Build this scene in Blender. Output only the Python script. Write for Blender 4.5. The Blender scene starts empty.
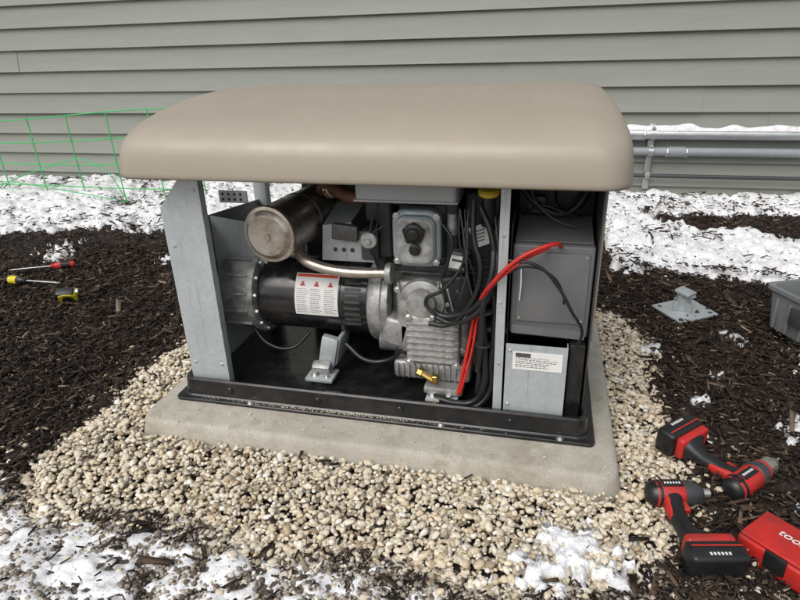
import bpy, bmesh, math, random
import numpy as np
from mathutils import Vector, Matrix
random.seed(7); rng=np.random.default_rng(11)
sc=bpy.context.scene
COL=sc.collection

# ------------------------------------------------------------------ materials
def newmat(name):
    m=bpy.data.materials.new(name); m.use_nodes=True
    nt=m.node_tree; b=nt.nodes["Principled BSDF"]; return m,nt,b
def N(nt,t,**k):
    n=nt.nodes.new(t)
    for a,v in k.items(): setattr(n,a,v)
    return n
def ramp(nt,fac,stops):
    r=N(nt,"ShaderNodeValToRGB"); el=r.color_ramp.elements
    while len(el)<len(stops): el.new(.5)
    for e,(p,c) in zip(el,stops): e.position=p; e.color=(c[0],c[1],c[2],1)
    nt.links.new(fac,r.inputs[0]); return r.outputs[0]
def noise(nt,vec,scale,detail=4,rough=.6):
    n=N(nt,"ShaderNodeTexNoise"); n.inputs["Scale"].default_value=scale
    n.inputs["Detail"].default_value=detail; n.inputs["Roughness"].default_value=rough
    nt.links.new(vec,n.inputs["Vector"]); return n.outputs[0]
def mixc(nt,f,a,b):
    m=N(nt,"ShaderNodeMix",data_type='RGBA')
    if hasattr(f,'links'): nt.links.new(f,m.inputs[0])
    else: m.inputs[0].default_value=f
    for v,i in ((a,6),(b,7)):
        if hasattr(v,'links'): nt.links.new(v,m.inputs[i])
        else: m.inputs[i].default_value=(v[0],v[1],v[2],1)
    return m.outputs[2]
def bump(nt,b,h,strength,dist):
    n=N(nt,"ShaderNodeBump"); n.inputs["Strength"].default_value=strength; n.inputs["Distance"].default_value=dist
    nt.links.new(h,n.inputs["Height"]); nt.links.new(n.outputs[0],b.inputs["Normal"])
def mat(name,col,rough=.5,metal=0,var=.2,scale=12,bmp=.1,bscale=150,dirt=None,dirtamt=.5,coat=0):
    m,nt,b=newmat(name); tc=N(nt,"ShaderNodeTexCoord").outputs["Object"]
    n1=noise(nt,tc,scale,4)
    lo=[c*(1-var) for c in col]; hi=[min(1,c*(1+var)) for c in col]
    c=ramp(nt,n1,[(.3,lo),(.7,hi)])
    if dirt:
        n2=noise(nt,tc,scale*.6+1.3,6,.7)
        f=ramp(nt,n2,[(.46,(0,0,0)),(.70,(dirtamt,)*3)])
        c=mixc(nt,f,c,dirt)
    nt.links.new(c,b.inputs["Base Color"])
    b.inputs["Metallic"].default_value=metal
    n3=noise(nt,tc,scale*2.3,3)
    r=ramp(nt,n3,[(.3,(max(0,rough-.1),)*3),(.7,(min(1,rough+.12),)*3)])
    nt.links.new(r,b.inputs["Roughness"])
    if coat: b.inputs["Coat Weight"].default_value=coat
    if bmp: bump(nt,b,noise(nt,tc,bscale,2),bmp,.002)
    return m
M_roof=mat("roof_paint",(.332,.288,.230),.38,0,.045,3.5,.12,420,dirt=(.295,.257,.207),dirtamt=.6)
M_tanin=mat("tan_panel",(.30,.26,.21),.45)
M_black=mat("black_paint",(.010,.010,.011),.18,0,.3,14,.05,90,dirt=(.07,.06,.05),dirtamt=.35)
M_blackm=mat("black_matte",(.014,.014,.015),.5,0,.3,20,.2,200,dirt=(.05,.045,.04),dirtamt=.3)
M_rub=mat("black_rubber",(.012,.012,.013),.38,0,.2)
M_grayp=mat("gray_plastic",(.135,.138,.142),.45,0,.1,8,.15,400,dirt=(.19,.185,.175),dirtamt=.3)
M_dgray=mat("dark_gray_plastic",(.045,.047,.050),.42,0,.15)
M_lgray=mat("light_gray_plastic",(.40,.42,.43),.4,0,.05)
M_alu=mat("cast_aluminium",(.45,.45,.44),.5,.7,.25,30,.5,260,dirt=(.085,.08,.07),dirtamt=.75)
M_cast=mat("dark_casting",(.15,.15,.148),.55,.5,.3,30,.5,260,dirt=(.03,.028,.025),dirtamt=.7)
M_steel=mat("stainless",(.56,.51,.45),.34,.9,.18,14,.05,100,dirt=(.26,.17,.10),dirtamt=.8)
M_rust=mat("rusty_steel",(.16,.08,.05),.65,.5,.3,25,.4,200)
M_blueg=mat("valve_cover_paint",(.31,.36,.38),.4,.3,.12,18,.1,200)
M_red=mat("red_plastic",(.48,.022,.018),.42,0,.12,15,.05,200,dirt=(.13,.03,.02),dirtamt=.7)
M_redc=mat("red_cable",(.50,.02,.015),.4,0,.1)
M_yel=mat("yellow_plastic",(.62,.50,.02),.4,0,.1)
M_yellow2=mat("amber_cap",(.55,.38,.03),.4,0,.1)
M_white=mat("label_white",(.72,.72,.70),.5,0,.03,10,0)
M_ink=mat("label_ink",(.07,.07,.07),.5,0,.1,10,0)
M_orange=mat("label_red",(.62,.06,.03),.5,0,.05,10,0)
M_brass=mat("brass",(.62,.42,.14),.3,.95,.1)
M_green=mat("green_wire",(.04,.45,.12),.45,0,.1)
M_bolt=mat("zinc_bolt",(.62,.62,.60),.35,.9,.1,40)
M_pipe=mat("galvanised_conduit",(.47,.49,.50),.38,.8,.12,9,.05,60)
M_pvc=mat("gray_pvc",(.24,.26,.27),.45,0,.08)
def galv():
    m,nt,b=newmat("galvanised_sheet"); tc=N(nt,"ShaderNodeTexCoord").outputs["Object"]
    v=N(nt,"ShaderNodeTexVoronoi"); v.inputs["Scale"].default_value=110; nt.links.new(tc,v.inputs["Vector"])
    sp=ramp(nt,v.outputs["Color"],[(.1,(.46,.50,.515)),(.9,(.53,.57,.58))])
    c=mixc(nt,ramp(nt,noise(nt,tc,7,5),[(.45,(0,0,0)),(.75,(.5,.5,.5))]),sp,(.38,.405,.42))
    mp=N(nt,"ShaderNodeMapping"); mp.inputs["Scale"].default_value=(60,60,2.5); nt.links.new(tc,mp.inputs[0])
    c=mixc(nt,ramp(nt,noise(nt,mp.outputs[0],1,4,.7),[(.56,(0,0,0)),(.78,(.7,.7,.7))]),c,(.26,.265,.26))
    nt.links.new(c,b.inputs["Base Color"]); b.inputs["Metallic"].default_value=.45
    r=ramp(nt,v.outputs["Color"],[(0,(.42,)*3),(1,(.55,)*3)]); nt.links.new(r,b.inputs["Roughness"])
    return m
M_galv=galv()
def island(name,stops,rough=.8,var=.25,scale=60,bmp=.5):
    m,nt,b=newmat(name); g=N(nt,"ShaderNodeNewGeometry"); tc=N(nt,"ShaderNodeTexCoord").outputs["Object"]
    c=ramp(nt,g.outputs["Random Per Island"],stops)
    n=noise(nt,tc,scale,2)
    k=ramp(nt,n,[(.3,(1-var,)*3),(.7,(1+var,)*3)])
    mm=N(nt,"ShaderNodeMix",data_type='RGBA',blend_type='MULTIPLY'); mm.inputs[0].default_value=1
    nt.links.new(c,mm.inputs[6]); nt.links.new(k,mm.inputs[7]); nt.links.new(mm.outputs[2],b.inputs["Base Color"])
    b.inputs["Roughness"].default_value=rough; b.inputs["Specular IOR Level"].default_value=.3
    if bmp: bump(nt,b,noise(nt,tc,scale*5,1),bmp,.002)
    return m
M_peb=island("pebbles",[(0,(.28,.21,.14)),(.10,(.52,.43,.30)),(.3,(.66,.58,.44)),(.48,(.50,.44,.355)),(.62,(.71,.65,.53)),(.8,(.60,.49,.34)),(.9,(.68,.62,.52)),(1,(.78,.75,.68))],.85,.22,70,.3)
M_stone=island("crushed_stone",[(0,(.07,.055,.045)),(.3,(.18,.15,.12)),(.6,(.30,.26,.21)),(.85,(.44,.39,.33)),(1,(.52,.50,.46))],.85,.25,60,0)
M_chip=island("mulch_chips",[(0,(.010,.007,.005)),(.4,(.025,.016,.011)),(.72,(.048,.030,.020)),(.90,(.085,.055,.038)),(.975,(.17,.12,.08)),(1,(.28,.22,.16))],.75,.35,90,.5)

# ------------------------------------------------------------------ helpers
def link(o,parent=None):
    COL.objects.link(o)
    if parent: o.parent=parent
    return o
def empty(name,loc=(0,0,0),rot=(0,0,0),scale=1):
    e=bpy.data.objects.new(name,None); e.location=loc; e.rotation_euler=rot; e.scale=(scale,)*3; e.empty_display_size=.1
    COL.objects.link(e); return e
def mobj(name,verts,faces,m,parent=None,smooth=False):
    me=bpy.data.meshes.new(name); me.from_pydata([tuple(v) for v in verts],[],faces); me.update()
    me.materials.append(m)
    if smooth: me.shade_smooth()
    o=bpy.data.objects.new(name,me); return link(o,parent)
def autosm(me,ang=40):
    me.shade_smooth()
    me.set_sharp_from_angle(angle=math.radians(ang))
def box(name,x0,x1,y0,y1,z0,z1,m,parent=None,bev=.003,seg=2,rot=None):
    bm=bmesh.new(); bmesh.ops.create_cube(bm,size=1)
    for v in bm.verts:
        v.co=Vector((v.co.x*(x1-x0),v.co.y*(y1-y0),v.co.z*(z1-z0)))
    b=min(bev,.45*min(x1-x0,y1-y0,z1-z0))
    if b>0: bmesh.ops.bevel(bm,geom=bm.edges[:],offset=b,segments=seg,profile=.5,affect='EDGES')
    me=bpy.data.meshes.new(name); bm.to_mesh(me); bm.free(); me.materials.append(m); autosm(me,35)
    o=bpy.data.objects.new(name,me); o.location=((x0+x1)/2,(y0+y1)/2,(z0+z1)/2)
    if rot: o.rotation_euler=[math.radians(a) for a in rot]
    return link(o,parent)
def lathe(name,p0,axis,prof,m,parent=None,seg=32,ang=35):
    ax=Vector(axis).normalized(); q=ax.to_track_quat('Z','Y'); p0=Vector(p0)
    V=[];F=[]
    for d,r in prof:
        for i in range(seg):
            a=2*math.pi*i/seg
            V.append(p0+q@Vector((r*math.cos(a),r*math.sin(a),d)))
    n=len(prof)
    for j in range(n-1):
        for i in range(seg):
            k=(i+1)%seg; F.append((j*seg+i,j*seg+k,(j+1)*seg+k,(j+1)*seg+i))
    F.append(tuple(range(seg))[::-1]); F.append(tuple((n-1)*seg+i for i in range(seg)))
    o=mobj(name,V,F,m,parent); autosm(o.data,ang); return o
def cyl(name,p0,p1,r,m,parent=None,seg=24,bev=.002):
    p0=Vector(p0);p1=Vector(p1);L=(p1-p0).length
    b=min(bev,L*.3,r*.4)
    return lathe(name,p0,p1-p0,[(0,r-b),(b,r),(L-b,r),(L,r-b)],m,parent,seg)
def tube(name,pts,r,m,parent=None,res=8):
    cu=bpy.data.curves.new(name,'CURVE'); cu.dimensions='3D'; cu.bevel_depth=r; cu.bevel_resolution=4; cu.resolution_u=res; cu.use_fill_caps=True
    s=cu.splines.new('BEZIER'); s.bezier_points.add(len(pts)-1)
    for bp,p in zip(s.bezier_points,pts):
        bp.co=p; bp.handle_left_type='AUTO'; bp.handle_right_type='AUTO'
    o=bpy.data.objects.new(name,cu); COL.objects.link(o)
    dg=bpy.context.evaluated_depsgraph_get(); me=bpy.data.meshes.new_from_object(o.evaluated_get(dg))
    bpy.data.objects.remove(o); bpy.data.curves.remove(cu)
    me.materials.clear(); me.materials.append(m); me.shade_smooth()
    o=bpy.data.objects.new(name,me); return link(o,parent)
def rr(x0,x1,y0,y1,r,z,n=8):
    P=[]
    for cx,cy,a0 in ((x1-r,y1-r,0),(x0+r,y1-r,90),(x0+r,y0+r,180),(x1-r,y0+r,270)):
        for i in range(n+1):
            a=math.radians(a0+90*i/n); P.append((cx+r*math.cos(a),cy+r*math.sin(a),z))
    return P
def loft(name,rings,m,parent=None,top=True,bot=True,ang=40,fan=None):
    n=len(rings[0]); V=[p for r in rings for p in r]; F=[]
    for j in range(len(rings)-1):
        for i in range(n):
            k=(i+1)%n; F.append((j*n+i,j*n+k,(j+1)*n+k,(j+1)*n+i))
    if bot: F.append(tuple(range(n))[::-1])
    if fan:
        V.append(fan); b=(len(rings)-1)*n
        for i in range(n): F.append((b+i,b+(i+1)%n,len(V)-1))
    elif top: F.append(tuple((len(rings)-1)*n+i for i in range(n)))
    o=mobj(name,V,F,m,parent); autosm(o.data,ang); return o
def bolt(name,p,axis,r,m,parent):
    ax=Vector(axis).normalized()
    lathe(name,p,ax,[(0,r*1.7),(r*.25,r*1.7),(r*.26,r),(r*1.1,r),(r*1.2,r*.85)],m,parent,6 if r<.02 else 8,20)

TB=rng.random((256,256))
def vn(x,y,s=0):
    x=np.asarray(x)+s*17.31; y=np.asarray(y)+s*9.77
    xi=np.floor(x).astype(int); yi=np.floor(y).astype(int); fx=x-xi; fy=y-yi
    fx=fx*fx*(3-2*fx); fy=fy*fy*(3-2*fy)
    a=TB[xi&255,yi&255];b=TB[(xi+1)&255,yi&255];c=TB[xi&255,(yi+1)&255];d=TB[(xi+1)&255,(yi+1)&255]
    return (a*(1-fx)+b*fx)*(1-fy)+(c*(1-fx)+d*fx)*fy
def fbm(x,y,f,o=4,s=0,g=.5):
    t=0;a=1;n=0
    for i in range(o):
        t=t+a*vn(x*f,y*f,s+i*3);n+=a;a*=g;f*=2.03
    return t/n
def ss(t): t=np.clip(t,0,1); return t*t*(3-2*t)

# ------------------------------------------------------------------ ground
def gdist(x,y):
    cx,cy=-.03,.48; hx,hy=.945,.81; r=.24
    qx=np.abs(x-cx)-hx+r; qy=np.abs(y-cy)-hy+r
    d=np.hypot(np.maximum(qx,0),np.maximum(qy,0))+np.minimum(np.maximum(qx,qy),0)-r
    return d+(fbm(x,y,3,3,5)-.5)*.18
def gh(x,y):
    x=np.asarray(x,float);y=np.asarray(y,float)
    h=.12*ss((y-1.3)/1.9)
    g=ss(gdist(x,y)/.12+.3)
    h=h+g*((fbm(x,y,2.2,4,1)-.5)*.07+(fbm(x,y,14,3,2)-.5)*.035+.005)
    h=h-(1-g)*.012
    far=ss((np.hypot(x,y)-6)/6)
    return h*(1-far)
def gridmesh(name,xs,ys,zf,m,smooth=True):
    X,Y=np.meshgrid(xs,ys); Z,K=zf(X,Y)
    nx,ny=len(xs),len(ys)
    idx=np.arange(nx*ny).reshape(ny,nx)
    q=np.stack([idx[:-1,:-1],idx[:-1,1:],idx[1:,1:],idx[1:,:-1]],-1).reshape(-1,4)
    if K is not None:
        Kf=K.ravel(); q=q[Kf[q].any(1)]
    used,inv=np.unique(q,return_inverse=True); q=inv.reshape(-1,4)
    co=np.stack([X.ravel(),Y.ravel(),Z.ravel()],-1)[used]
    return fastmesh(name,co,q,m,smooth)
def fastmesh(name,co,q,m,smooth):
    k=q.shape[1]
    me=bpy.data.meshes.new(name); me.vertices.add(len(co)); me.vertices.foreach_set("co",co.astype(np.float32).ravel())
    me.loops.add(q.size); me.loops.foreach_set("vertex_index",q.astype(np.int32).ravel())
    me.polygons.add(len(q)); me.polygons.foreach_set("loop_start",np.arange(0,q.size,k,dtype=np.int32))
    me.update(calc_edges=True); me.validate()
    if smooth: me.shade_smooth()
    me.materials.append(m); o=bpy.data.objects.new(name,me); return link(o)
def ground_mat():
    m,nt,b=newmat("soil"); tc=N(nt,"ShaderNodeTexCoord").outputs["Object"]
    c1=ramp(nt,noise(nt,tc,45,5,.75),[(.3,(.010,.007,.005)),(.55,(.028,.018,.013)),(.75,(.06,.04,.028))])
    sep=N(nt,"ShaderNodeSeparateXYZ"); nt.links.new(tc,sep.inputs[0])
    wob=N(nt,"ShaderNodeMath",operation='MULTIPLY_ADD'); nt.links.new(noise(nt,tc,5,4),wob.inputs[0]); wob.inputs[1].default_value=.5; nt.links.new(sep.outputs[1],wob.inputs[2])
    f=N(nt,"ShaderNodeMapRange"); nt.links.new(wob.outputs[0],f.inputs[0]); f.inputs[1].default_value=-.20; f.inputs[2].default_value=-.08; f.inputs[3].default_value=1; f.inputs[4].default_value=0
    c2=ramp(nt,noise(nt,tc,60,6,.8),[(.3,(.025,.019,.014)),(.5,(.075,.06,.046)),(.7,(.20,.17,.14))])
    c=mixc(nt,f.outputs[0],c1,c2)
    nt.links.new(c,b.inputs["Base Color"]); b.inputs["Roughness"].default_value=.8
    bump(nt,b,noise(nt,tc,70,4,.7),.9,.012)
    return m
fx=np.arange(-5,5.001,.03); xs=np.concatenate([[-400,-150,-60,-25,-12,-8,-6],fx,[6,8,12,25,60,150,400]])
fy=np.arange(-1.6,3.6,.025); ys=np.concatenate([[-400,-150,-60,-25,-12,-7,-4,-2.5],fy,[5,8,12,25,60,150,400]])
gridmesh("ground",xs,ys,lambda X,Y:(gh(X,Y),None),ground_mat())

# ------------------------------------------------------------------ snow
def snow_t(x,y):
    n=fbm(x,y,2.6,5,21,.6); nf=fbm(x,y,42,3,31,.65); nm=fbm(x,y,9,4,41,.65)
    L=ss((-x-.75)/.4)*ss((y-1.40-.10*(x+2))/.90)*1.0
    R=ss((x-.8)/.1)*ss((y-1.28)/.65)*(1-.5*np.exp(-(((x-1.85)/.5)**2+((y-2.6)/.22)**2)))
    back=np.maximum(L,R)*1.03
    s1=back-.31-(1-n)*.50-(1-nm)*.44-(1-nf)*.16
    F=ss((-.27-y-.10*ss((x-.2)/.5))/.16)
    F=F*(.82+.17*ss((-x-.0)/.9)+.05*ss((x-.5)/.3))
    s2=F-.16-(1-nf)*.74-(1-nm)*.46
    sp=np.full_like(x,-1.)
    for cx,cy,r in ((.64,-.24,.10),(.56,-.33,.08),(.74,-.29,.05),(1.08,.55,.035),(1.36,.42,.07),(1.52,.86,.05),(1.25,-.02,.05),(1.62,1.10,.1),(1.33,1.12,.06),(-1.05,-.42,.12),(.98,.93,.04),(-1.7,1.6,.06),(-2.5,1.6,.12),(1.15,.75,.04),(1.45,.15,.08),(1.6,.5,.08)):
        sp=np.maximum(sp,(1-np.hypot(x-cx,y-cy)/r)*.45+(nf-.5)*1.6-.10)
    s=np.maximum(np.maximum(s1,s2),sp)
    s=np.where((gdist(x,y)<-.02)&(sp<s-1e-6),s-.35,s)
    return s,nf,back,(sp>=s-1e-6)
def snow_z(X,Y):
    s,nf,back,issp=snow_t(X,Y)
    th=np.where(s>0,np.sqrt(np.clip(s,0,1))*(.014+.11*back+.02*issp)+(nf-.4)*(.010-.002*back),-.02+s*.1)
    inpad=(np.abs(X)<.79)&(Y>-.02)&(Y<1.13)
    wall=Y>3.085
    base=gh(X,Y)+np.where(gdist(X,Y)<0,.026,0)
    return base+th,(s>-.02)&~inpad&~wall
def snow_mat():
    m,nt,b=newmat("snow"); tc=N(nt,"ShaderNodeTexCoord").outputs["Object"]
    c=ramp(nt,noise(nt,tc,14,5,.75),[(.28,(.50,.48,.46)),(.46,(.75,.75,.76)),(.7,(.86,.87,.89))])
    d=ramp(nt,noise(nt,tc,75,3,.7),[(.59,(0,0,0)),(.69,(.8,.8,.8))])
    c=mixc(nt,d,c,(.16,.13,.11))
    nt.links.new(c,b.inputs["Base Color"]); b.inputs["Roughness"].default_value=.6
    bump(nt,b,noise(nt,tc,110,3,.7),.6,.005); return m
M_snow=snow_mat()
gridmesh("snow",np.arange(-4.8,3.6,.0115),np.concatenate([np.arange(-1.2,.0,.0075),np.arange(0,3.09,.013)]),snow_z,M_snow)

# ------------------------------------------------------------------ scattered masses
def rotmats(n,tilt=1.0):
    a=rng.random(n)*2*np.pi; t=rng.normal(0,tilt,n); b=rng.random(n)*2*np.pi
    ca,sa=np.cos(a),np.sin(a); ct,st=np.cos(t),np.sin(t); cb,sb=np.cos(b),np.sin(b)
    Z=np.zeros(n);O=np.ones(n)
    Ra=np.stack([ca,-sa,Z,sa,ca,Z,Z,Z,O],-1).reshape(n,3,3)
    Rt=np.stack([O,Z,Z,Z,ct,-st,Z,st,ct],-1).reshape(n,3,3)
    Rb=np.stack([cb,-sb,Z,sb,cb,Z,Z,Z,O],-1).reshape(n,3,3)
    return Ra@Rt@Rb
def scatter(name,base,faces,P,S,R,jit,m,smooth):
    n=len(P); B=base[None]*(1+rng.normal(0,jit,(n,len(base),1)))
    V=B*S[:,None,:]; V=np.einsum('nij,nkj->nki',R,V)+P[:,None,:]
    F=(faces[None]+(np.arange(n)*len(base))[:,None,None]).reshape(-1,faces.shape[1])
    return fastmesh(name,V.reshape(-1,3),F,m,smooth)
bm=bmesh.new(); bmesh.ops.create_icosphere(bm,subdivisions=2,radius=1)
ICO=np.array([v.co[:] for v in bm.verts]); ICOF=np.array([[v.index for v in f.verts] for f in bm.faces]); bm.free()
bm=bmesh.new(); bmesh.ops.create_icosphere(bm,subdivisions=1,radius=1)
IC1=np.array([v.co[:] for v in bm.verts]); IC1F=np.array([[v.index for v in f.verts] for f in bm.faces]); bm.free()
CH=np.array([[-1,-.6,-1],[1,-.35,-1],[1,.35,-1],[-1,.6,-1],[-1,-.6,1],[1,-.35,1],[1,.35,1],[-1,.6,1]],float)*.5
CHF=np.array([[0,3,2,1],[4,5,6,7],[0,1,5,4],[1,2,6,5],[2,3,7,6],[3,0,4,7]])
# gravel
M0=60000
x=rng.uniform(-1.25,1.25,M0); y=rng.uniform(-.6,1.45,M0)
d=gdist(x,y); inpad=(np.abs(x)<.772)&(y>-.006)&(y<1.118)
p=(1-ss((d+.03)/.13))*.90+.04*(1-ss((d-.05)/.28))
vis=(y<.95)|(x>.5)|(rng.random(M0)<.4)
k=(rng.random(M0)<p)&~inpad&vis
x=x[k];y=y[k];n=len(x)
sz=np.minimum(rng.lognormal(math.log(.0063),.32,n),.0135)
S=np.stack([sz*rng.uniform(1,1.5,n),sz*rng.uniform(.75,1.05,n),sz*rng.uniform(.5,.85,n)],-1)
z=gh(x,y)+.006+rng.random(n)*.030*(1-ss((gdist(x,y)+.04)/.06))
xe=rng.uniform(-.74,.74,110);ye=rng.uniform(.005,.115,110);se=rng.uniform(.001,.004,110)
xf=np.clip(rng.normal(-.15,.18,420),-.6,.6);yf=rng.uniform(.134,.148,420);sf=rng.uniform(.0007,.0018,420)
P=np.stack([np.concatenate([x,xe,xf]),np.concatenate([y,ye,yf]),np.concatenate([z,.071+se*.5,.0835+sf*.4])],-1)
S=np.concatenate([S,np.stack([se,se*.8,se*.7],-1),np.stack([sf,sf,sf*.8],-1)])
scatter("gravel",ICO,ICOF,P,S,rotmats(len(P),.4),.115,M_peb,True)
# crushed stone in foreground slush
n=46000; x=rng.uniform(-1.7,1.5,n); y=-.24-rng.random(n)*.8
k=(gdist(x,y)>-.02)&(fbm(x,y,6,3,77)>.36); x=x[k];y=y[k];n=len(x)
sz=np.minimum(rng.lognormal(math.log(.0038),.42,n),.0085); S=np.stack([sz*1.25,sz,sz*.7],-1)
P=np.stack([x,y,gh(x,y)+.006],-1)
scatter("crushed_stone",IC1,IC1F,P,S,rotmats(n,.5),.16,M_stone,False)
# mulch
n=125000; n1=60000
x=np.concatenate([rng.uniform(-4.6,3.4,n1),rng.uniform(-2.6,2.0,n-n1)]); y=np.concatenate([rng.uniform(-.45,3.05,n1),rng.uniform(-.8,1.8,n-n1)])
d=gdist(x,y)
near=ss((-.30-y)/.1)*(1-.6*ss((x-.75)/.2))
pp=ss((d-.0)/.08)*(1-.72*near)+.015
s,_,_,_=snow_t(x,y); pp=pp*np.where(s>.06,.11,1)
k=(rng.random(n)<pp)&~((np.abs(x)<.79)&(y>-.02)&(y<1.13)); x=x[k];y=y[k];s=s[k];n=len(x)
L=rng.lognormal(math.log(.020),.55,n)*np.where(y<-.32,.75,1); W=L*rng.uniform(.18,.5,n); T=rng.uniform(.002,.006,n)
P=np.stack([x,y,gh(x,y)+.004+rng.random(n)*.018+np.where((s>0),np.where(y<0,.008,.045),0)+np.where(gdist(x,y)<0,.025,0)],-1)
scatter("mulch",CH,CHF,P,np.stack([L,W,T],-1),rotmats(n,.32),.16,M_chip,False)

# ------------------------------------------------------------------ concrete pad
def conc():
    m,nt,b=newmat("concrete"); tc=N(nt,"ShaderNodeTexCoord").outputs["Object"]
    c=ramp(nt,noise(nt,tc,6,8,.75),[(.30,(.34,.31,.255)),(.48,(.47,.44,.375)),(.68,(.56,.53,.46))])
    c=mixc(nt,ramp(nt,noise(nt,tc,190,4,.7),[(.54,(0,0,0)),(.70,(.6,.6,.6))]),c,(.24,.21,.16))
    c=mixc(nt,ramp(nt,noise(nt,tc,3.2,8,.8),[(.50,(0,0,0)),(.62,(.75,.75,.75))]),c,(.32,.28,.215))
    nt.links.new(c,b.inputs["Base Color"]); b.inputs["Roughness"].default_value=.85
    bump(nt,b,noise(nt,tc,110,6,.8),.9,.005); return m
rings=[]
for off,z in ((.012,-.05),(.010,.0),(0,.045),(-.003,.060),(-.010,.068),(-.02,.070)):
    rings.append(rr(-.767-off,.767+off,-off,1.11+off,.06,z,8))
loft("concrete_pad",rings,conc())

# ------------------------------------------------------------------ generator
G=empty("standby_generator")
R=lambda o,z,r: rr(-.703+o,.703-o,.130+o,.965-o,r,z,6)
loft("base_tray",[R(0,.0715,.02),R(0,.079,.02),R(.002,.082,.02),R(.017,.083,.035),R(.021,.088,.038),R(.025,.142,.038),R(.029,.148,.035),R(.038,.148,.03),R(.042,.142,.03),R(.048,.100,.03)],M_black,G,ang=28)
for i,(bx,by) in enumerate(((-.42,.139),(.235,.139),(-.692,.6),(.6,.139))): bolt("tray_bolt_%d"%i,(bx,by,.082),(0,0,1),.007,M_bolt,G)
for i,bx in enumerate((-.5,-.18,.1,.45)):
    cyl("tray_boss_%d"%i,(bx,.165,.114),(bx,.1485,.114),.012,M_black,G,16)
# roof : skirt, then a long crown that rises towards the back
RX0,RX1,RY0,RY1=-.728,.716,.07,.90
def Rr(sd,fr,bk,z,r): return rr(RX0+sd,RX1-sd*.8,RY0+fr,RY1-bk,max(r,.02),z,14)
prof=[(.030,.030,.030,.860,.06),(.004,.004,.004,.856,.075),(.0,.0,.0,.862,.078),(.0005,.0005,.0005,.872,.078),(.002,.003,.002,.895,.08),(.004,.007,.003,.922,.083),(.007,.013,.005,.942,.087),(.011,.024,.009,.960,.092),(.017,.044,.014,.977,.098),(.025,.075,.020,.993,.103),(.034,.12,.028,1.009,.106),(.046,.18,.037,1.025,.106),(.060,.26,.048,1.040,.104),(.078,.34,.064,1.052,.10),(.108,.41,.092,1.060,.09),(.16,.46,.135,1.0645,.07),(.28,.49,.20,1.066,.04)]
loft("roof",[Rr(*p) for p in prof],M_roof,G,bot=False,ang=75,fan=(-.006,.62,1.067))
loft("roof_liner",[rr(RX0+.028,RX1-.028,RY0+.028,RY1-.028,.06,.864,8),rr(RX0+.04,RX1-.04,RY0+.04,RY1-.04,.06,.93,8)],M_blackm,G,bot=False)
def plate(name,pts,n,th,m):
    n=Vector(n).normalized()*th; k=len(pts); V=[Vector(p) for p in pts]+[Vector(p)+n for p in pts]
    F=[tuple(range(k)),tuple(range(k,2*k))[::-1]]+[(i,i+k,(i+1)%k+k,(i+1)%k) for i in range(k)]
    o=mobj(name,V,F,m,G)
    bm=bmesh.new(); bm.from_mesh(o.data); bmesh.ops.recalc_face_normals(bm,faces=bm.faces[:]); bm.to_mesh(o.data); bm.free(); return o
plate("left_corner_panel",[(-.650,.180,.112),(-.510,.180,.112),(-.514,.180,.856),(-.562,.180,.856),(-.657,.180,.745)],(0,1,0),.0025,M_galv)
plate("left_corner_return",[(-.510,.1830,.112),(-.514,.1830,.856),(-.514,.21,.856),(-.510,.21,.112)],(-1,0,0),.0025,M_galv)
for hx,hz in ((-.63,.20),(-.63,.62),(-.53,.80),(-.53,.20)): cyl("corner_screw",(hx,.1805,hz),(hx,.177,hz),.0055,M_bolt,G,6,.001)
plate("left_side_panel",[(-.64,.20,.105),(-.64,.80,.105),(-.64,.80,.62),(-.64,.20,.68)],(1,0,0),.003,M_galv)
plate("left_baffle",[(-.625,.40,.46),(-.43,.40,.46),(-.43,.40,.60),(-.47,.40,.64),(-.625,.40,.66)],(0,1,0),.003,M_galv)
plate("left_baffle_fold",[(-.43,.40,.46),(-.43,.40,.60),(-.43,.48,.60),(-.43,.48,.46)],(1,0,0),.003,M_galv)
box("rear_left_post",-.655,-.60,.80,.84,.105,.87,M_galv,G,.002)
box("rear_right_post",.60,.655,.80,.84,.105,.87,M_galv,G,.002)
box("rear_panel",-.46,.60,.842,.850,.125,.868,M_blackm,G,.001)
box("rear_tan_panel",-.46,.67,.852,.862,.14,.862,M_tanin,G,.002)
box("right_side_panel",.660,.664,.22,.85,.13,.865,M_dgray,G,.001)
box("right_side_skin",.6645,.672,.235,.86,.37,.865,M_tanin,G,.002)
plate("right_post",[(.392,.180,.112),(.418,.180,.112),(.418,.180,.865),(.392,.180,.865)],(0,1,0),.0025,M_galv)
plate("right_post_return",[(.392,.183,.112),(.392,.183,.865),(.392,.213,.865),(.392,.213,.112)],(1,0,0),.0025,M_galv)
for pz in (.3,.5,.7): cyl("post_rivet",(.405,.1805,pz),(.405,.178,pz),.004,M_bolt,G,10,.0005)
plate("divider_panel",[(.425,.24,.105),(.425,.80,.105),(.425,.80,.80),(.425,.24,.72)],(-1,0,0),.003,M_dgray)
plate("lower_panel",[(.425,.1775,.110),(.603,.1775,.110),(.603,.1775,.372),(.425,.1775,.372)],(0,1,0),.0025,M_galv)
plate("lower_panel_edge",[(.603,.1800,.112),(.603,.1800,.372),(.603,.21,.372),(.603,.21,.112)],(-1,0,0),.0025,M_galv)
for pz in (.165,.35): bolt("panel_screw",(.437,.1775,pz),(0,-1,0),.004,M_bolt,G)
box("lower_black_side",.608,.652,.20,.70,.105,.372,M_black,G,.004)
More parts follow.
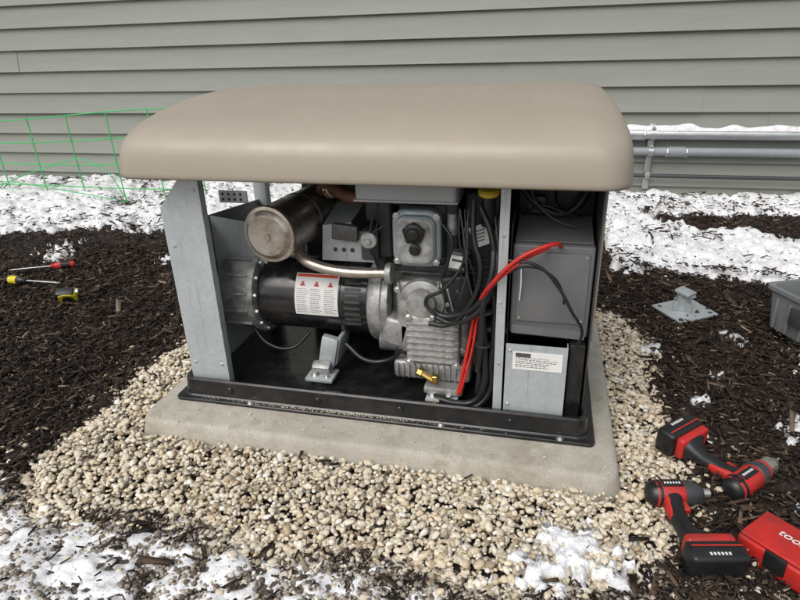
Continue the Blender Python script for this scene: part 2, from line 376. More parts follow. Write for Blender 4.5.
# control box
box("control_box",.430,.655,.225,.74,.385,.665,M_grayp,G,.008,3)
box("control_face_panel",.445,.642,.218,.228,.43,.645,M_grayp,G,.003)
plate("control_face_lip",[(.436,.213,.392),(.645,.213,.385),(.648,.213,.410),(.436,.213,.418)],(0,1,0),.010,M_grayp)
for hx,hz in ((.455,.635),(.632,.635),(.455,.44),(.632,.44)): cyl("face_screw",(hx,.2185,hz),(hx,.2155,hz),.004,M_bolt,G,10,.0005)
box("control_top_recess",.43,.655,.42,.74,.668,.80,M_blackm,G,.006)
plate("control_lid_flap",[(.435,.245,.668),(.648,.245,.668),(.648,.40,.700),(.435,.40,.700)],(0,0,1),.004,M_grayp)
lathe("rounded_housing",(.585,.43,.765),(0,-1,0),[(0,.05),(.02,.05),(.03,.044),(.034,.03),(.036,.01)],M_blackm,G,28)
tube("opening_hose",[(.44,.36,.80),(.50,.33,.745),(.57,.34,.73),(.62,.36,.78),(.64,.38,.85)],.011,M_rub,G)
tube("opening_wire",[(.45,.34,.72),(.50,.30,.76),(.56,.31,.74),(.61,.33,.72)],.004,M_rub,G)
tube("opening_wire_b",[(.46,.32,.82),(.49,.30,.76),(.55,.30,.715),(.60,.30,.70)],.003,M_dgray,G)
box("fuse_block",.46,.51,.36,.40,.72,.77,M_dgray,G,.005)
def sticker(name,x0,x1,z0,z1,y,rows,head=None):
    box(name,x0,x1,y-.0008,y,z0,z1,M_white,G,0)
    w=x1-x0; h=z1-z0
    for i in range(rows):
        z=z1-h*(.34+.60*i/rows); l=random.uniform(.6,.92)
        xx=x0+w*.06
        while xx<x0+w*l:
            ww=random.uniform(.02,.08)*w
            box(name+"_text",xx,min(xx+ww,x0+w*.95),y-.0013,y-.0009,z-h*.018,z+h*.016,M_ink,G,0); xx+=ww+w*.02
sticker("panel_label",.446,.590,.290,.350,.1765,6)
box("panel_label_logo",.454,.498,.1750,.1756,.332,.345,M_ink,G,0)
# alternator
AY,AZ=.46,.375
lathe("alternator_barrel",(-.445,AY,AZ),(1,0,0),[(0,.128),(.006,.134),(.30,.134),(.305,.138),(.395,.138),(.40,.13)],M_black,G,48)
lathe("alternator_end_bell",(-.63,AY,AZ),(1,0,0),[(0,.06),(.004,.10),(.03,.142),(.05,.150),(.15,.150),(.155,.158),(.175,.158),(.18,.14)],M_alu,G,48)
lathe("alternator_adapter",(-.045,AY,AZ),(1,0,0),[(0,.148),(.01,.155),(.045,.155),(.05,.150),(.07,.150),(.075,.14)],M_alu,G,48)
for i in range(14):
    a=math.radians(-25+i*9); r=.1385
    o=box("vent_slot_%d"%i,-.028,.028,-.0025,.0025,-.0045,.0045,M_dgray,G,.001); o.location=(-.098,AY-r*math.cos(a),AZ+r*math.sin(a)); o.rotation_euler=(-a,0,0)
for i in range(6):
    a=math.radians(-35+i*24)
    o=box("bell_rib_%d"%i,-.05,.05,-.006,.006,-.004,.004,M_alu,G,.002); o.location=(-.53,AY-.154*math.cos(a),AZ+.154*math.sin(a)); o.rotation_euler=(-a,0,0)
for i in range(8):
    a=math.radians(-60+i*24)
    cyl("stator_bolt",(-.452,AY-.146*math.cos(a),AZ+.146*math.sin(a)),(-.440,AY-.146*math.cos(a),AZ+.146*math.sin(a)),.008,M_bolt,G,6)
def curved(name,x0,x1,a0,a1,r,m,n=10):
    V=[];F=[]
    for i in range(n+1):
        a=math.radians(a0+(a1-a0)*i/n)
        for xx in (x0,x1): V.append((xx,AY-r*math.cos(a),AZ+r*math.sin(a)))
    for i in range(n): F.append((2*i,2*i+1,2*i+3,2*i+2))
    return mobj(name,V,F,m,G,True)
LX0,LX1=-.305,-.150
curved("warning_label",LX0,LX1,-14,50,.1350,M_white)
curved("warning_label_head",LX0+.004,LX1-.004,44,48.5,.1355,M_orange)
for k in range(3):
    xc=LX0+.027+k*.050
    curved("warning_label_picto",xc-.009,xc+.009,30,33,.1355,M_orange,3)
    curved("warning_label_picto",xc-.005,xc+.005,33,37,.1355,M_orange,3)
    curved("warning_label_picto",xc-.004,xc+.004,31,34,.1358,M_ink,3)
for i in range(13):
    a=26-i*2.9
    for k in range(3):
        xx=LX0+.007+k*.050
        while xx<LX0+.007+k*.050+random.uniform(.026,.04):
            ww=random.uniform(.003,.009); curved("warning_label_text",xx,xx+ww,a-.75,a,.1355,M_ink,1); xx+=ww+.002
# alternator foot
box("alt_foot_arm",-.225,-.165,.315,.345,.15,.265,M_galv,G,.006,rot=(0,12,0))
box("alt_foot_side",-.175,-.160,.33,.45,.15,.26,M_galv,G,.004,rot=(0,12,0))
box("alt_foot_base",-.265,-.165,.255,.34,.118,.132,M_galv,G,.004)
box("alt_foot_slope",-.25,-.18,.285,.325,.12,.175,M_alu,G,.012,rot=(25,0,0))
cyl("alt_foot_mount",(-.215,.295,.10),(-.215,.295,.12),.035,M_rub,G)
bolt("alt_foot_bolt",(-.235,.28,.132),(0,0,1),.009,M_bolt,G)
bolt("alt_foot_bolt_b",(-.19,.275,.132),(0,0,1),.007,M_bolt,G)
# muffler
MX,MY,MZ=-.332,.235,.652
lathe("muffler",(MX,MY,MZ),(.12,1,0),[(-.006,.02),(-.008,.05),(-.006,.066),(.002,.076),(.006,.080),(.008,.090),(.018,.092),(.024,.088),(.03,.087),(.20,.087),(.203,.089),(.212,.089),(.215,.087),(.46,.087),(.48,.06)],M_steel,G,56,25)
lathe("muffler_spot",(MX+.003,MY-.0085,MZ-.005),(0,-1,0),[(0,.012),(.003,.010)],M_steel,G,16)
tube("exhaust_pipe",[(MX+.05,.36,.585),(MX+.075,.31,.560),(-.19,.285,.540),(-.10,.28,.528),(.05,.29,.528)],.0175,M_steel,G)
cyl("exhaust_flange",(.035,.29,.528),(.055,.29,.528),.034,M_alu,G)
tube("tail_elbow",[(-.24,.50,.74),(-.18,.44,.76),(-.12,.42,.74),(-.05,.43,.735),(.02,.45,.73)],.022,M_rust,G)
cyl("elbow_clamp",(-.20,.46,.745),(-.18,.445,.755),.027,M_steel,G)
plate("heat_shield",[(-.22,.40,.52),(-.03,.40,.52),(-.045,.40,.60),(-.11,.40,.655),(-.21,.40,.64)],(0,1,0),.003,M_galv)
plate("heat_shield_top",[(-.21,.40,.64),(-.11,.40,.655),(-.10,.56,.69),(-.21,.56,.68)],(0,0,1),.003,M_galv)
box("shield_block",-.17,-.08,.37,.395,.60,.655,M_cast,G,.006,rot=(0,5,0))
for i in range(3): cyl("shield_hole_%d"%i,(-.17+i*.03,.402,.56),(-.17+i*.03,.398,.56),.008,M_dgray,G,12)
box("perforated_bracket",-.52,-.42,.30,.306,.735,.775,M_galv,G,.002)
for i in range(4):
    for j in range(2): cyl("perf_hole",(-.505+i*.021,.2995,.747+j*.017),(-.505+i*.021,.299,.747+j*.017),.005,M_dgray,G,10,.0002)
# engine
box("crankcase",.03,.33,.36,.78,.17,.53,M_cast,G,.02,3)
box("crankcase_front",.06,.30,.30,.40,.24,.50,M_alu,G,.018,3)
lathe("crankcase_boss",(.15,.30,.44),(0,-1,0),[(0,.075),(.02,.072),(.025,.05),(.04,.046),(.042,.03)],M_alu,G,28)
for i in range(8): box("cylinder_fin_%d"%i,.045+.002*(i%2),.265,.335,.56,.515+i*.027,.521+i*.027,M_cast,G,.002)
box("cylinder_core",.065,.245,.35,.55,.50,.745,M_cast,G,.01)
box("head_shroud_left",.012,.054,.30,.50,.575,.765,M_blackm,G,.010,3)
box("head_shroud_right",.220,.262,.305,.50,.50,.775,M_blackm,G,.010,3)
box("head_shroud_top",.03,.25,.31,.50,.742,.768,M_blackm,G,.008,3)
box("lower_shroud",.215,.31,.292,.36,.40,.53,M_blackm,G,.014,3,rot=(0,-10,0))
def vc(off,y,x0=.062,x1=.212,z0=.560,z1=.738,r=.040):
    P=rr(x0+off,x1-off,z0+off,z1-off,max(.01,r-off*.5),0,8); return [(p[0],y,p[1]) for p in P][::-1]
loft("valve_cover",[vc(0,.33),vc(0,.283),vc(.004,.278),vc(.012,.275),vc(.016,.262),vc(.024,.256),vc(.04,.253)],M_blueg,G,ang=30)
loft("valve_cover_inset",[vc(.020,.2615),vc(.020,.2525),vc(.028,.251),vc(.034,.2525)],M_alu,G,ang=30)
for i,(bx,bz) in enumerate(((.076,.578),(.198,.578),(.076,.720),(.198,.720))): bolt("vc_bolt_%d"%i,(bx,.275,bz),(0,-1,0),.007,M_bolt,G)
lathe("breather_cap",(.135,.253,.675),(0,-1,0),[(0,.030),(.006,.032),(.012,.030),(.016,.020),(.022,.016),(.024,.01)],M_rub,G,24)
for i in range(5):
    a=i*2*math.pi/5+.3; cyl("cap_lobe_%d"%i,(.135+.025*math.cos(a),.253,.675+.025*math.sin(a)),(.135+.025*math.cos(a),.240,.675+.025*math.sin(a)),.010,M_rub,G,12)
lathe("drain_plug",(.138,.253,.625),(0,-1,0),[(0,.018),(.01,.018),(.012,.011),(.018,.011)],M_rub,G,20)
box("oil_pump_housing",.10,.275,.262,.335,.225,.40,M_alu,G,.012,3)
for i in range(7): box("oil_housing_rib_%d"%i,.104,.271,.255,.27,.238+i*.022,.245+i*.022,M_alu,G,.002)
for i,(bx,bz) in enumerate(((.11,.395),(.265,.39),(.11,.235),(.265,.235),(.19,.40))): bolt("housing_bolt_%d"%i,(bx,.258,bz),(0,-1,0),.008,M_bolt,G)
box("oil_pan",.05,.31,.28,.74,.155,.222,M_alu,G,.015,3)
for i in range(12): box("pan_fin_%d"%i,.064+i*.0195,.069+i*.0195,.272,.285,.165,.215,M_alu,G,.0015)
box("side_casting",.01,.10,.30,.40,.26,.36,M_alu,G,.014,3,rot=(0,14,0))
cyl("starter_motor",(-.005,.34,.265),(.10,.34,.265),.035,M_cast,G,24)
box("engine_foot",.16,.29,.24,.32,.128,.155,M_alu,G,.008)
box("engine_foot_plate",.17,.275,.215,.29,.112,.124,M_galv,G,.003)
cyl("engine_mount",(.22,.25,.10),(.22,.25,.13),.028,M_rub,G)
bolt("engine_foot_bolt",(.245,.235,.124),(0,0,1),.010,M_bolt,G)
bolt("engine_foot_bolt_b",(.19,.24,.124),(0,0,1),.009,M_bolt,G)
cyl("brass_elbow",(.155,.25,.20),(.20,.235,.185),.011,M_brass,G,8)
cyl("brass_valve",(.20,.235,.175),(.20,.235,.205),.013,M_brass,G,6)
cyl("brass_nut",(.14,.255,.205),(.158,.249,.199),.015,M_brass,G,6)
# intake + air cleaner
box("air_cleaner",-.02,.27,.30,.60,.768,.855,M_grayp,G,.02,3)
box("air_cleaner_cover",-.035,.265,.225,.50,.768,.852,M_lgray,G,.014,3)
box("air_cleaner_rim",-.039,.269,.221,.49,.773,.779,M_lgray,G,.002)
box("manifold",-.04,.03,.33,.5,.68,.75,M_blackm,G,.015)
box("flywheel_shroud",.272,.385,.33,.70,.42,.79,M_blackm,G,.02,3)
for i in range(7): box("shroud_louver_%d"%i,.285,.37,.322,.334,.44+i*.022,.448+i*.022,M_blackm,G,.002)
box("ignition_module",.235,.29,.275,.33,.55,.615,M_cast,G,.006,rot=(0,8,0))
box("spec_label",.300,.350,.313,.3145,.625,.69,M_white,G,0,rot=(0,-22,0))
for i in range(4): box("spec_label_text",.308,.340,.3115,.3125,.640+i*.011,.643+i*.011,M_ink,G,0,rot=(0,-22,0))
box("module_label",.240,.285,.2735,.2745,.562,.603,M_white,G,0,rot=(0,8,0))
box("module_label_text",.246,.278,.2725,.2733,.585,.592,M_ink,G,0,rot=(0,8,0))
cyl("solenoid",(.245,.290,.665),(.245,.290,.73),.016,M_alu,G,20)
cyl("fuel_regulator",(-.012,.285,.640),(-.012,.265,.640),.026,M_alu,G,24)
cyl("regulator_nub",(-.012,.265,.640),(-.012,.255,.640),.010,M_bolt,G,6)
box("carb_body",-.05,.010,.30,.38,.56,.66,M_dgray,G,.01)
lathe("oil_filler_cap",(.352,.27,.795),(0,-.2,1),[(0,.030),(.012,.032),(.018,.026),(.02,.01)],M_yellow2,G,24)
cyl("oil_filler_neck",(.352,.275,.70),(.352,.27,.795),.02,M_rub,G)
for i in range(22):
    px,pz=random.uniform(.03,.32),random.uniform(.25,.52)
    bolt("engine_bolt_%d"%i,(px,.298+(.06 if px<.06 or px>.3 else 0),pz),(0,-1,0),random.choice((.006,.008)),random.choice((M_bolt,M_alu)),G)
for i in range(6):
    zz=.30+i*.035; box("case_rib_%d"%i,.285,.335,.33,.37,zz,zz+.007,M_alu,G,.002)
for i in range(5):
    box("case_gusset_%d"%i,.075+i*.04,.081+i*.04,.288,.302,.41,.50,M_alu,G,.002,rot=(0,random.uniform(-20,20),0))
# cables
tube("red_cable",[(.560,.22,.665),(.545,.180,.685),(.49,.155,.672),(.44,.150,.640),(.385,.160,.575),(.345,.20,.50),(.322,.235,.42),(.308,.238,.33),(.290,.225,.22),(.278,.225,.15)],.0060,M_redc,G)
tube("red_cable_b",[(.53,.21,.665),(.47,.163,.645),(.425,.155,.61),(.365,.187,.53),(.335,.225,.43),(.322,.222,.33),(.302,.215,.23),(.285,.215,.16)],.0045,M_redc,G)
for j,pts in enumerate((
 [(.36,.27,.70),(.375,.22,.62),(.365,.20,.54),(.33,.21,.47),(.27,.235,.425),(.22,.245,.415),(.19,.25,.43)],
 [(.37,.28,.74),(.385,.23,.64),(.37,.20,.52),(.32,.20,.44),(.25,.23,.40),(.20,.245,.41)],
 [(.42,.155,.64),(.50,.15,.63),(.56,.15,.57),(.60,.155,.50),(.635,.17,.43),(.625,.18,.38)],
 [(.34,.24,.52),(.35,.22,.42),(.36,.215,.30),(.36,.215,.20),(.33,.215,.135),(.27,.21,.125),(.22,.215,.13)],
 [(.37,.24,.55),(.385,.225,.42),(.38,.22,.28),(.375,.22,.17),(.33,.205,.118),(.26,.20,.115)],
 [(.33,.26,.50),(.335,.24,.38),(.345,.23,.26),(.34,.23,.16)],
 [(.30,.27,.62),(.27,.25,.56),(.22,.24,.50),(.17,.245,.46),(.20,.235,.42)],
 [(.22,.27,.70),(.25,.25,.66),(.24,.25,.60),(.22,.26,.54)],
 [(-.13,.33,.24),(-.05,.30,.20),(.03,.30,.21),(.08,.28,.26)],
 [(-.50,.36,.27),(-.42,.33,.21),(-.34,.34,.20),(-.28,.37,.25)],
 [(.40,.24,.78),(.39,.22,.72),(.40,.21,.64),(.385,.21,.54)],
 [(.33,.26,.76),(.36,.24,.70),(.385,.22,.60)],
 [(.31,.26,.78),(.315,.235,.68),(.34,.215,.58),(.31,.22,.47),(.24,.235,.39),(.18,.245,.385)],
 [(.38,.24,.70),(.395,.215,.60),(.355,.195,.50),(.35,.20,.36),(.34,.21,.25)],
 [(.42,.16,.60),(.47,.165,.62),(.54,.16,.60),(.575,.17,.54),(.58,.205,.50)])):
    tube("black_cable_%d"%j,pts,(.010,.008,.0045,.011,.009,.010,.006,.005,.008,.006,.007,.009,.008,.0095,.0035)[j],M_rub,G)
tube("white_wire",[(.455,.21,.60),(.457,.20,.56),(.455,.21,.50)],.002,M_white,G)
for i in range(4):
    tube("thin_wire_%d"%i,[(random.uniform(.0,.05),.28,random.uniform(.66,.74)),(random.uniform(-.03,.03),.27,random.uniform(.58,.66)),(random.uniform(.0,.06),.29,random.uniform(.48,.56))],.0025,M_rub,G)
for i in range(5):
    xx=random.uniform(.25,.33); tube("harness_wire_%d"%i,[(xx,.265,.75),(xx+random.uniform(-.02,.03),.24,.66),(xx+random.uniform(-.02,.05),.235,.57),(xx+random.uniform(-.02,.04),.245,.47)],.0028,M_rub if i%3 else M_dgray,G)
for z_ in (.34,.45): cyl("cable_tie",(.355,.215,z_),(.355,.215,z_+.006),.026,M_blackm,G,16,.001)

# ------------------------------------------------------------------ house wall
H=empty("house")
def siding():
    m,nt,b=newmat("vinyl_siding"); tc=N(nt,"ShaderNodeTexCoord").outputs["Object"]
    mp=N(nt,"ShaderNodeMapping"); mp.inputs["Scale"].default_value=(.6,1,6); nt.links.new(tc,mp.inputs[0])
    c=ramp(nt,noise(nt,mp.outputs[0],3,5,.7),[(.3,(.228,.238,.208)),(.7,(.258,.268,.237))])
    nt.links.new(c,b.inputs["Base Color"]); b.inputs["Roughness"].default_value=.5
    mp2=N(nt,"ShaderNodeMapping"); mp2.inputs["Scale"].default_value=(4,1,60); nt.links.new(tc,mp2.inputs[0])
    bump(nt,b,noise(nt,mp2.outputs[0],4,4),.15,.003); return m
M_sid=siding()
E=.166; WY=3.1; z0=.08-.03
def courses(name,x0,x1,dy,lo,hi):
    V=[];F=[]
    for i in range(lo,hi):
        z=z0+i*E
        pr=[(WY-dy,z),(WY-.026-dy,z),(WY-.030-dy,z+.004),(WY-.027-dy,z+.014),(WY-.002-dy,z+E-.004),(WY-.002-dy,z+E+.001)]
        b0=len(V)
        for (yy,zz) in pr: V+= [(x0,yy,zz),(x1,yy,zz)]
        for k in range(len(pr)-1): F.append((b0+2*k,b0+2*k+1,b0+2*k+3,b0+2*k+2))
    o=mobj(name,V,F,M_sid,H); autosm(o.data,20)
courses("siding",-9,9,0,-1,18)
for k,(i,x0,x1) in enumerate(((4,-9,1.48),(3,1.9,5.4),(6,-9,-3.85),(2,-2.6,.5),(5,.2,3.1),(7,-1,2.4))):
    courses("siding_lap_%d"%k,x0,x1,.0035,i,i+1)
box("wall_core",-9,9,WY+.002,WY+6,-.1,3.0,M_tanin,H,0)
box("soffit",-9.4,9.4,WY-.45,WY+6.4,3.04,3.2,M_white,H,.01)
mobj("house_roof",[(-9.4,WY-.5,3.2),(9.4,WY-.5,3.2),(9.4,WY+3,4.9),(-9.4,WY+3,4.9),(9.4,WY+6.5,3.2),(-9.4,WY+6.5,3.2)],[(0,1,2,3),(3,2,4,5),(0,3,5),(1,4,2)],M_dgray,H)
def conduit(name,z,r,m,x0=.55,x1=6,cx=(2.35,)):
    e=empty(name); cyl("pipe",(x0,WY-.075,z),(x1,WY-.075,z-.01),r,m,e,20)
    for c in cx:
        cyl("coupling",(c,WY-.075,z-.002),(c+.11,WY-.075,z-.002),r*1.2,m,e,20)
        for q in (c-.012,c+.11): cyl("coupling_nut",(q,WY-.075,z-.002),(q+.012,WY-.075,z-.002),r*1.3,M_bolt,e,8)
    return e
conduit("electrical_conduit",.580,.035,M_pipe,cx=(1.02,2.35)); conduit("electrical_conduit",.465,.030,M_pvc,cx=(1.30,)); conduit("electrical_conduit",.300,.014,M_dgray,cx=(2.9,))
e=empty("strut_channel")
box("channel",1.170,1.210,WY-.042,WY-.032,.20,.645,M_pipe,e,.003)
for z,r in ((.580,.042),(.465,.036),(.300,.019)):
    lathe("clamp",(1.175,WY-.075,z),(1,0,0),[(0,r),(.030,r)],M_pipe,e,24)
    bolt("clamp_bolt",(1.19,WY-.09-r*.4,z+r),(0,-1,0),.008,M_bolt,e)
xs_=np.arange(.6,5,.02); V=[];F=[]
for i,xx in enumerate(xs_):
    t=.006+.022*float(vn(xx*3,2.,5))*float(vn(xx*11,1.,8))*2
    for k in range(7):
        a=math.pi*k/6; V.append((xx,WY-.075-math.cos(a)*.028,.603+math.sin(a)*t+.009*math.sin(a)))
for i in range(len(xs_)-1):
    for k in range(6): F.append((i*7+k,i*7+k+1,(i+1)*7+k+1,(i+1)*7+k))
mobj("snow",V,F,M_snow,None,True)

# ------------------------------------------------------------------ green fence
e=empty("wire_garden_fence")
def fz(x,k): return .20+k*(.168+.016*(x+4))
for k in range(4):
    tube("wire_%d"%k,[(xx,2.62+.03*math.sin(xx*2),fz(xx,k)+.010*math.sin(xx*3+k)) for xx in np.arange(-5,-1.9,.35)],.0042,M_green,e)
for i,xx in enumerate(np.arange(-4.9,-1.9,.36)):
    tube("upright_%d"%i,[(xx+.03,2.62,fz(xx,0)-.20),(xx+.01,2.615,fz(xx,1.5)),(xx-.0,2.62,fz(xx,3)+.01)],.0042,M_green,e)
for i in range(2):
    tube("loose_wire_%d"%i,[(-4.6+i*.5,2.60,.1),(-3.9+i*.5,2.55,.24+i*.1),(-3.2+i*.4,2.5,.20+i*.2),(-2.6,2.5,.12)],.0035,M_green,e)

# ------------------------------------------------------------------ ground objects
def hloft(name,pts,m,par):
    rings=[]
    for x,y,a,b in pts:
        rings.append([(x+a*math.copysign(abs(math.cos(t))**.8,math.cos(t)),y,b*math.copysign(abs(math.sin(t))**.8,math.sin(t))) for t in [2*math.pi*i/20 for i in range(20)]])
    return loft(name,[r[::-1] for r in rings],m,par,ang=50)
def drill(name,loc,rot,impact=False,s=1.12):
    e=empty(name,loc,rot,s)
    if not impact:
        lathe("motor_housing",(-.075,0,0),(1,0,0),[(0,.018),(.004,.027),(.012,.031),(.085,.032),(.092,.030)],M_red,e,32)
        lathe("rear_cap",(-.083,0,0),(1,0,0),[(0,.012),(.004,.022),(.012,.0285),(.030,.0325),(.032,.0325)],M_rub,e,32)
        lathe("torque_collar",(.017,0,0),(1,0,0),[(0,.029),(.003,.031),(.022,.031),(.026,.028),(.040,.026)],M_dgray,e,24,20)
        for i in range(12):
            a=i*math.pi/6; cyl("collar_grip",(.022,.031*math.cos(a),.031*math.sin(a)),(.038,.031*math.cos(a),.031*math.sin(a)),.0022,M_dgray,e,6,.0005)
        lathe("collar_ring",(.044,0,0),(1,0,0),[(0,.0275),(.010,.0275)],M_red,e,24)
        lathe("chuck",(.056,0,0),(1,0,0),[(0,.022),(.004,.0235),(.030,.0235),(.034,.021),(.050,.012),(.056,.009)],M_steel,e,18,15)
        cyl("bit",(.11,0,0),(.13,0,0),.003,M_bolt,e,8)
    else:
        lathe("motor_housing",(-.070,0,0),(1,0,0),[(0,.018),(.004,.027),(.012,.032),(.070,.032),(.078,.030)],M_red,e,32)
        lathe("rear_cap",(-.078,0,0),(1,0,0),[(0,.012),(.004,.022),(.012,.029),(.028,.0335),(.030,.0335)],M_rub,e,32)
        lathe("hammer_case",(.008,0,0),(1,0,0),[(0,.031),(.02,.031),(.038,.024),(.048,.017),(.050,.015)],M_dgray,e,28)
        lathe("bit_collet",(.058,0,0),(1,0,0),[(0,.0105),(.018,.0105),(.020,.008)],M_bolt,e,16)
    for sgn in (1,-1):
        z_=sorted((.0305*sgn,.0328*sgn)); box("housing_badge",-.045,.005,-.014,.010,z_[0],z_[1],M_rub,e,.002)
        z_=sorted((.0330*sgn,.0335*sgn))
        for i in range(6): box("housing_letter",-.040+i*.007,-.036+i*.007,-.004,.002,z_[0],z_[1],M_white,e,0)
        z_=sorted((.0372*sgn,.0380*sgn))
        for i in range(6): box("battery_letter",-.030+i*.008,-.0255+i*.008,.208,.215,z_[0],z_[1],M_white,e,0)
        z_=sorted((.0376*sgn,.0382*sgn)); box("battery_stripe",-.060,.050,.188,.192,z_[0],z_[1],M_red,e,0)
        for i in range(5):
            z_=sorted((.0300*sgn,.0318*sgn)); box("vent",-.066+i*.004,-.064+i*.004,-.012,.012,z_[0],z_[1],M_rub,e,0)
    hloft("handle",[(-.022,.018,.026,.024),(-.026,.04,.021,.019),(-.030,.07,.019,.0175),(-.033,.10,.019,.0175),(-.028,.125,.024,.020),(-.018,.142,.036,.027),(-.012,.150,.042,.030)],M_rub,e)
    hloft("handle_red_spine",[(-.033,.016,.016,.0215),(-.040,.045,.009,.0160),(-.044,.065,.007,.0135),(-.046,.08,.004,.011)],M_red,e)
    box("trigger",-.012,.006,.032,.062,-.009,.009,M_red,e,.005,3)
    b0=.195
    box("battery",-.070,.055,b0-.022,b0+.032,-.037,.037,M_rub,e,.010,3)
    box("battery_foot",-.058,.050,b0-.046,b0-.020,-.033,.033,M_red,e,.009,3)
    box("battery_latch",.0555,.061,b0-.010,b0+.014,-.018,.018,M_red,e,.002)
    return e
rad=math.radians
drill("cordless_drill",(1.120,.110,.045),(rad(4),rad(-3),rad(44)))
drill("impact_driver",(.915,.005,.046),(rad(180+3),rad(2),rad(14)),True)
e=empty("plastic_tool_case",(1.215,-.225,.03),(0,0,rad(-44)))
box("case_body",-.20,.20,-.065,.065,-.032,.030,M_red,e,.010,3)
box("case_lid",-.195,.195,-.061,.061,.031,.040,M_red,e,.007,3)
for i in range(2): box("case_latch_%d"%i,-.13+i*.22,-.08+i*.22,-.071,-.062,-.012,.036,M_rub,e,.003)
tx_=bpy.data.curves.new("case_lettering",'FONT'); tx_.body="tool kit"; tx_.size=.034; tx_.extrude=.0004; tx_.align_x='CENTER'; tx_.align_y='CENTER'; tx_.shear=.25
to=bpy.data.objects.new("tmp",tx_); COL.objects.link(to)
me=bpy.data.meshes.new_from_object(to.evaluated_get(bpy.context.evaluated_depsgraph_get())); bpy.data.objects.remove(to)
me.materials.clear(); me.materials.append(M_white); o=bpy.data.objects.new("case_lettering",me); o.location=(-.09,.012,.0408); link(o,e)
for i in range(6):
    if i>3: box("case_rib_%d"%i,-.17+i*.066,-.166+i*.066,-.050,.050,.0395,.0425,M_red,e,.001)

def gz(x,y): return float(gh(np.array([x]),np.array([y]))[0])
tx,ty=-1.83,.93
e=empty("tape_measure",(tx,ty,gz(tx,ty)+.045),(rad(-55),0,rad(25)),1.15)
P=[(x_,y_,-.02) for x_,y_,_ in rr(-.038,.038,-.035,.035,.022,0,6)]
loft("case",[[(p[0]*.94,p[1]*.94,-.022) for p in P],[(p[0],p[1],-.017) for p in P],[(p[0],p[1],.017) for p in P],[(p[0]*.94,p[1]*.94,.022) for p in P]],M_yel,e)
lathe("centre_disc",(0,0,.0222),(0,0,1),[(0,.024),(.002,.024),(.003,.021)],M_rub,e,28)
lathe("centre_disc_back",(0,0,-.0222),(0,0,-1),[(0,.024),(.002,.024),(.003,.021)],M_rub,e,28)
box("bumper",-.042,.030,-.040,-.028,-.019,.019,M_rub,e,.004)
box("tape_hook",.038,.05,-.036,-.033,-.010,.010,M_bolt,e,.001); box("lock",.034,.042,.0,.022,-.008,.008,M_rub,e,.003)
def screwdriver(x,y,rz,hm,gm,s=1.0):
    e=empty("screwdriver",(x,y,gz(x,y)+.036),(0,rad(-2),rad(rz)),s)
    lathe("handle",(0,0,0),(1,0,0),[(0,.009),(.004,.016),(.02,.0185),(.05,.0175),(.075,.019),(.09,.0165),(.10,.011),(.112,.013),(.116,.010)],hm,e,12,20)
    lathe("grip",(.022,0,0),(1,0,0),[(0,.0190),(.045,.0186)],gm,e,12,20)
    cyl("shaft",(.115,0,0),(.30,0,0),.0042,M_bolt,e,12); box("tip",.298,.312,-.005,.005,-.0015,.0015,M_bolt,e,.0005)
screwdriver(-2.17,1.38,214,M_red,M_rub,1.1)
screwdriver(-2.36,1.08,-4,M_rub,M_yel,1.2)

px,py_=1.17,1.33
e=empty("steel_post_base",(px,py_,gz(px,py_)+.030),(rad(3),rad(-2),rad(32)))
box("plate",-.105,.105,-.095,.095,-.005,.005,M_galv,e,.002)
for sx in (-1,1):
    for sy in (-1,1): cyl("hole",(sx*.08,sy*.07,.0052),(sx*.08,sy*.07,.0058),.010,M_dgray,e,16,.0001)
cyl("post_tube",(-.01,.01,.005),(-.01,.01,.085),.030,M_galv,e,24)
cyl("tube_bore",(-.01,.01,.0855),(-.01,.01,.086),.023,M_dgray,e,24,.0001)
box("gusset",-.06,.04,.006,.014,.005,.05,M_galv,e,.002); box("gusset_b",-.014,-.006,-.05,.06,.005,.045,M_galv,e,.002)
box("cap_bracket",-.045,.03,-.03,.04,.086,.10,M_galv,e,.003,rot=(8,6,20)); cyl("set_bolt",(.02,.01,.055),(.055,.005,.058),.008,M_bolt,e,6)

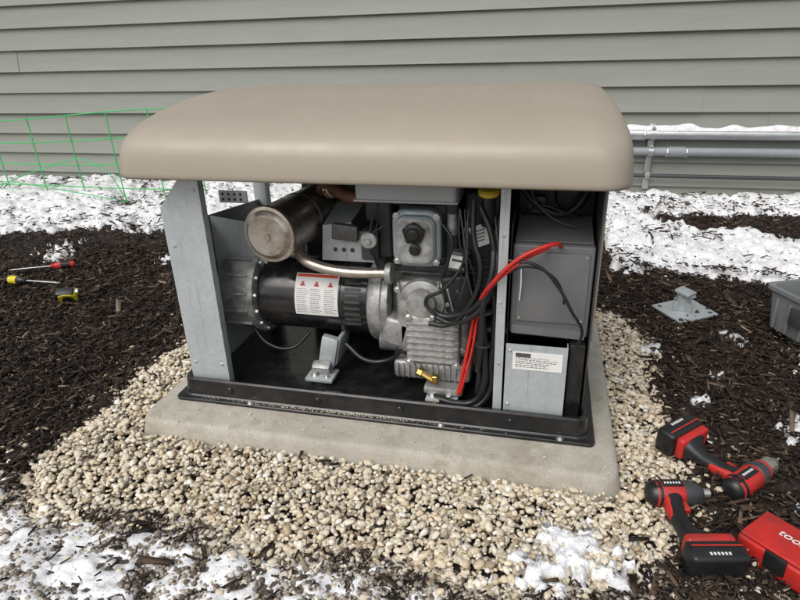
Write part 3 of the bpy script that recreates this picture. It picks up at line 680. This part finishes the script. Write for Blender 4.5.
e=empty("open_toolbox",(1.78,1.14,.03),(0,0,rad(24)))
M_tb=mat("toolbox_gray",(.17,.18,.185),.5,0,.1)
def tb(o,z): return rr(-.27+o,.27-o,-.20+o,.20-o,.035,z,6)
loft("tub",[tb(.025,0),tb(.015,.01),tb(0,.175),tb(-.012,.178),tb(-.012,.194),tb(.008,.194),tb(.012,.175),tb(.03,.03)],M_tb,e,ang=30)
for i in range(7): box("tub_rib_%d"%i,-.22+i*.07,-.21+i*.07,-.206,-.193,.02,.15,M_tb,e,.002)
for i in range(5): box("tub_rib_e%d"%i,-.276,-.263,-.15+i*.07,-.14+i*.07,.02,.15,M_tb,e,.002)
tube("handle",[(-.24,-.0,.17),(-.235,0,.36),(-.18,0,.40),(.16,0,.40),(.23,0,.34),(.24,0,.17)],.014,M_tb,e)
box("hammer_handle",-.15,.12,-.05,-.02,.10,.13,M_rub,e,.01,rot=(0,15,20)); box("parts_tray",-.2,-.02,-.15,-.04,.10,.15,M_dgray,e,.006)
cyl("spray_can",(.1,.08,.04),(.1,.08,.22),.03,M_red,e)
box("tub_lip_latch",-.29,-.277,-.05,.05,.08,.15,M_dgray,e,.004)

# ------------------------------------------------------------------ camera
th=rad(23.3);ph=rad(1.65);ya=rad(14)
R0=Vector((math.cos(ya),math.sin(ya),0)); Fw=Vector((-math.sin(ya)*math.cos(th),math.cos(ya)*math.cos(th),-math.sin(th))); U0=R0.cross(Fw)
Rt=R0*math.cos(ph)-U0*math.sin(ph); Up=R0*math.sin(ph)+U0*math.cos(ph)
cam=bpy.data.cameras.new("camera"); co=bpy.data.objects.new("camera",cam); COL.objects.link(co)
mw=Matrix((Rt,Up,-Fw)).transposed().to_4x4(); mw.translation=Vector((.505,-1.426,1.2)); co.matrix_world=mw
cam.sensor_width=36; cam.lens=27; cam.clip_start=.02; cam.clip_end=2000
sc.camera=co

# ------------------------------------------------------------------ light
w=bpy.data.worlds.new("World"); sc.world=w; w.use_nodes=True; nt=w.node_tree; bg=nt.nodes["Background"]
sky=N(nt,"ShaderNodeTexSky",sky_type='NISHITA'); sky.sun_disc=False
el,az=50,205
sky.sun_elevation=rad(el); sky.sun_rotation=rad(az); sky.dust_density=4; sky.air_density=1.5
hs=N(nt,"ShaderNodeHueSaturation"); hs.inputs["Saturation"].default_value=.34; hs.inputs["Value"].default_value=1.0
nt.links.new(sky.outputs[0],hs.inputs["Color"]); nt.links.new(hs.outputs[0],bg.inputs[0]); bg.inputs[1].default_value=.15
sun=bpy.data.lights.new("sun",'SUN'); so=bpy.data.objects.new("sun",sun); COL.objects.link(so)
sun.energy=1.4; sun.angle=rad(45); sun.color=(1,.985,.965)
d=Vector((math.sin(rad(az))*math.cos(rad(el)),math.cos(rad(az))*math.cos(rad(el)),math.sin(rad(el))))
so.rotation_euler=d.to_track_quat('Z','Y').to_euler(); so.location=d*10
sc.view_settings.view_transform='Standard'; sc.view_settings.look='None'; sc.view_settings.exposure=0
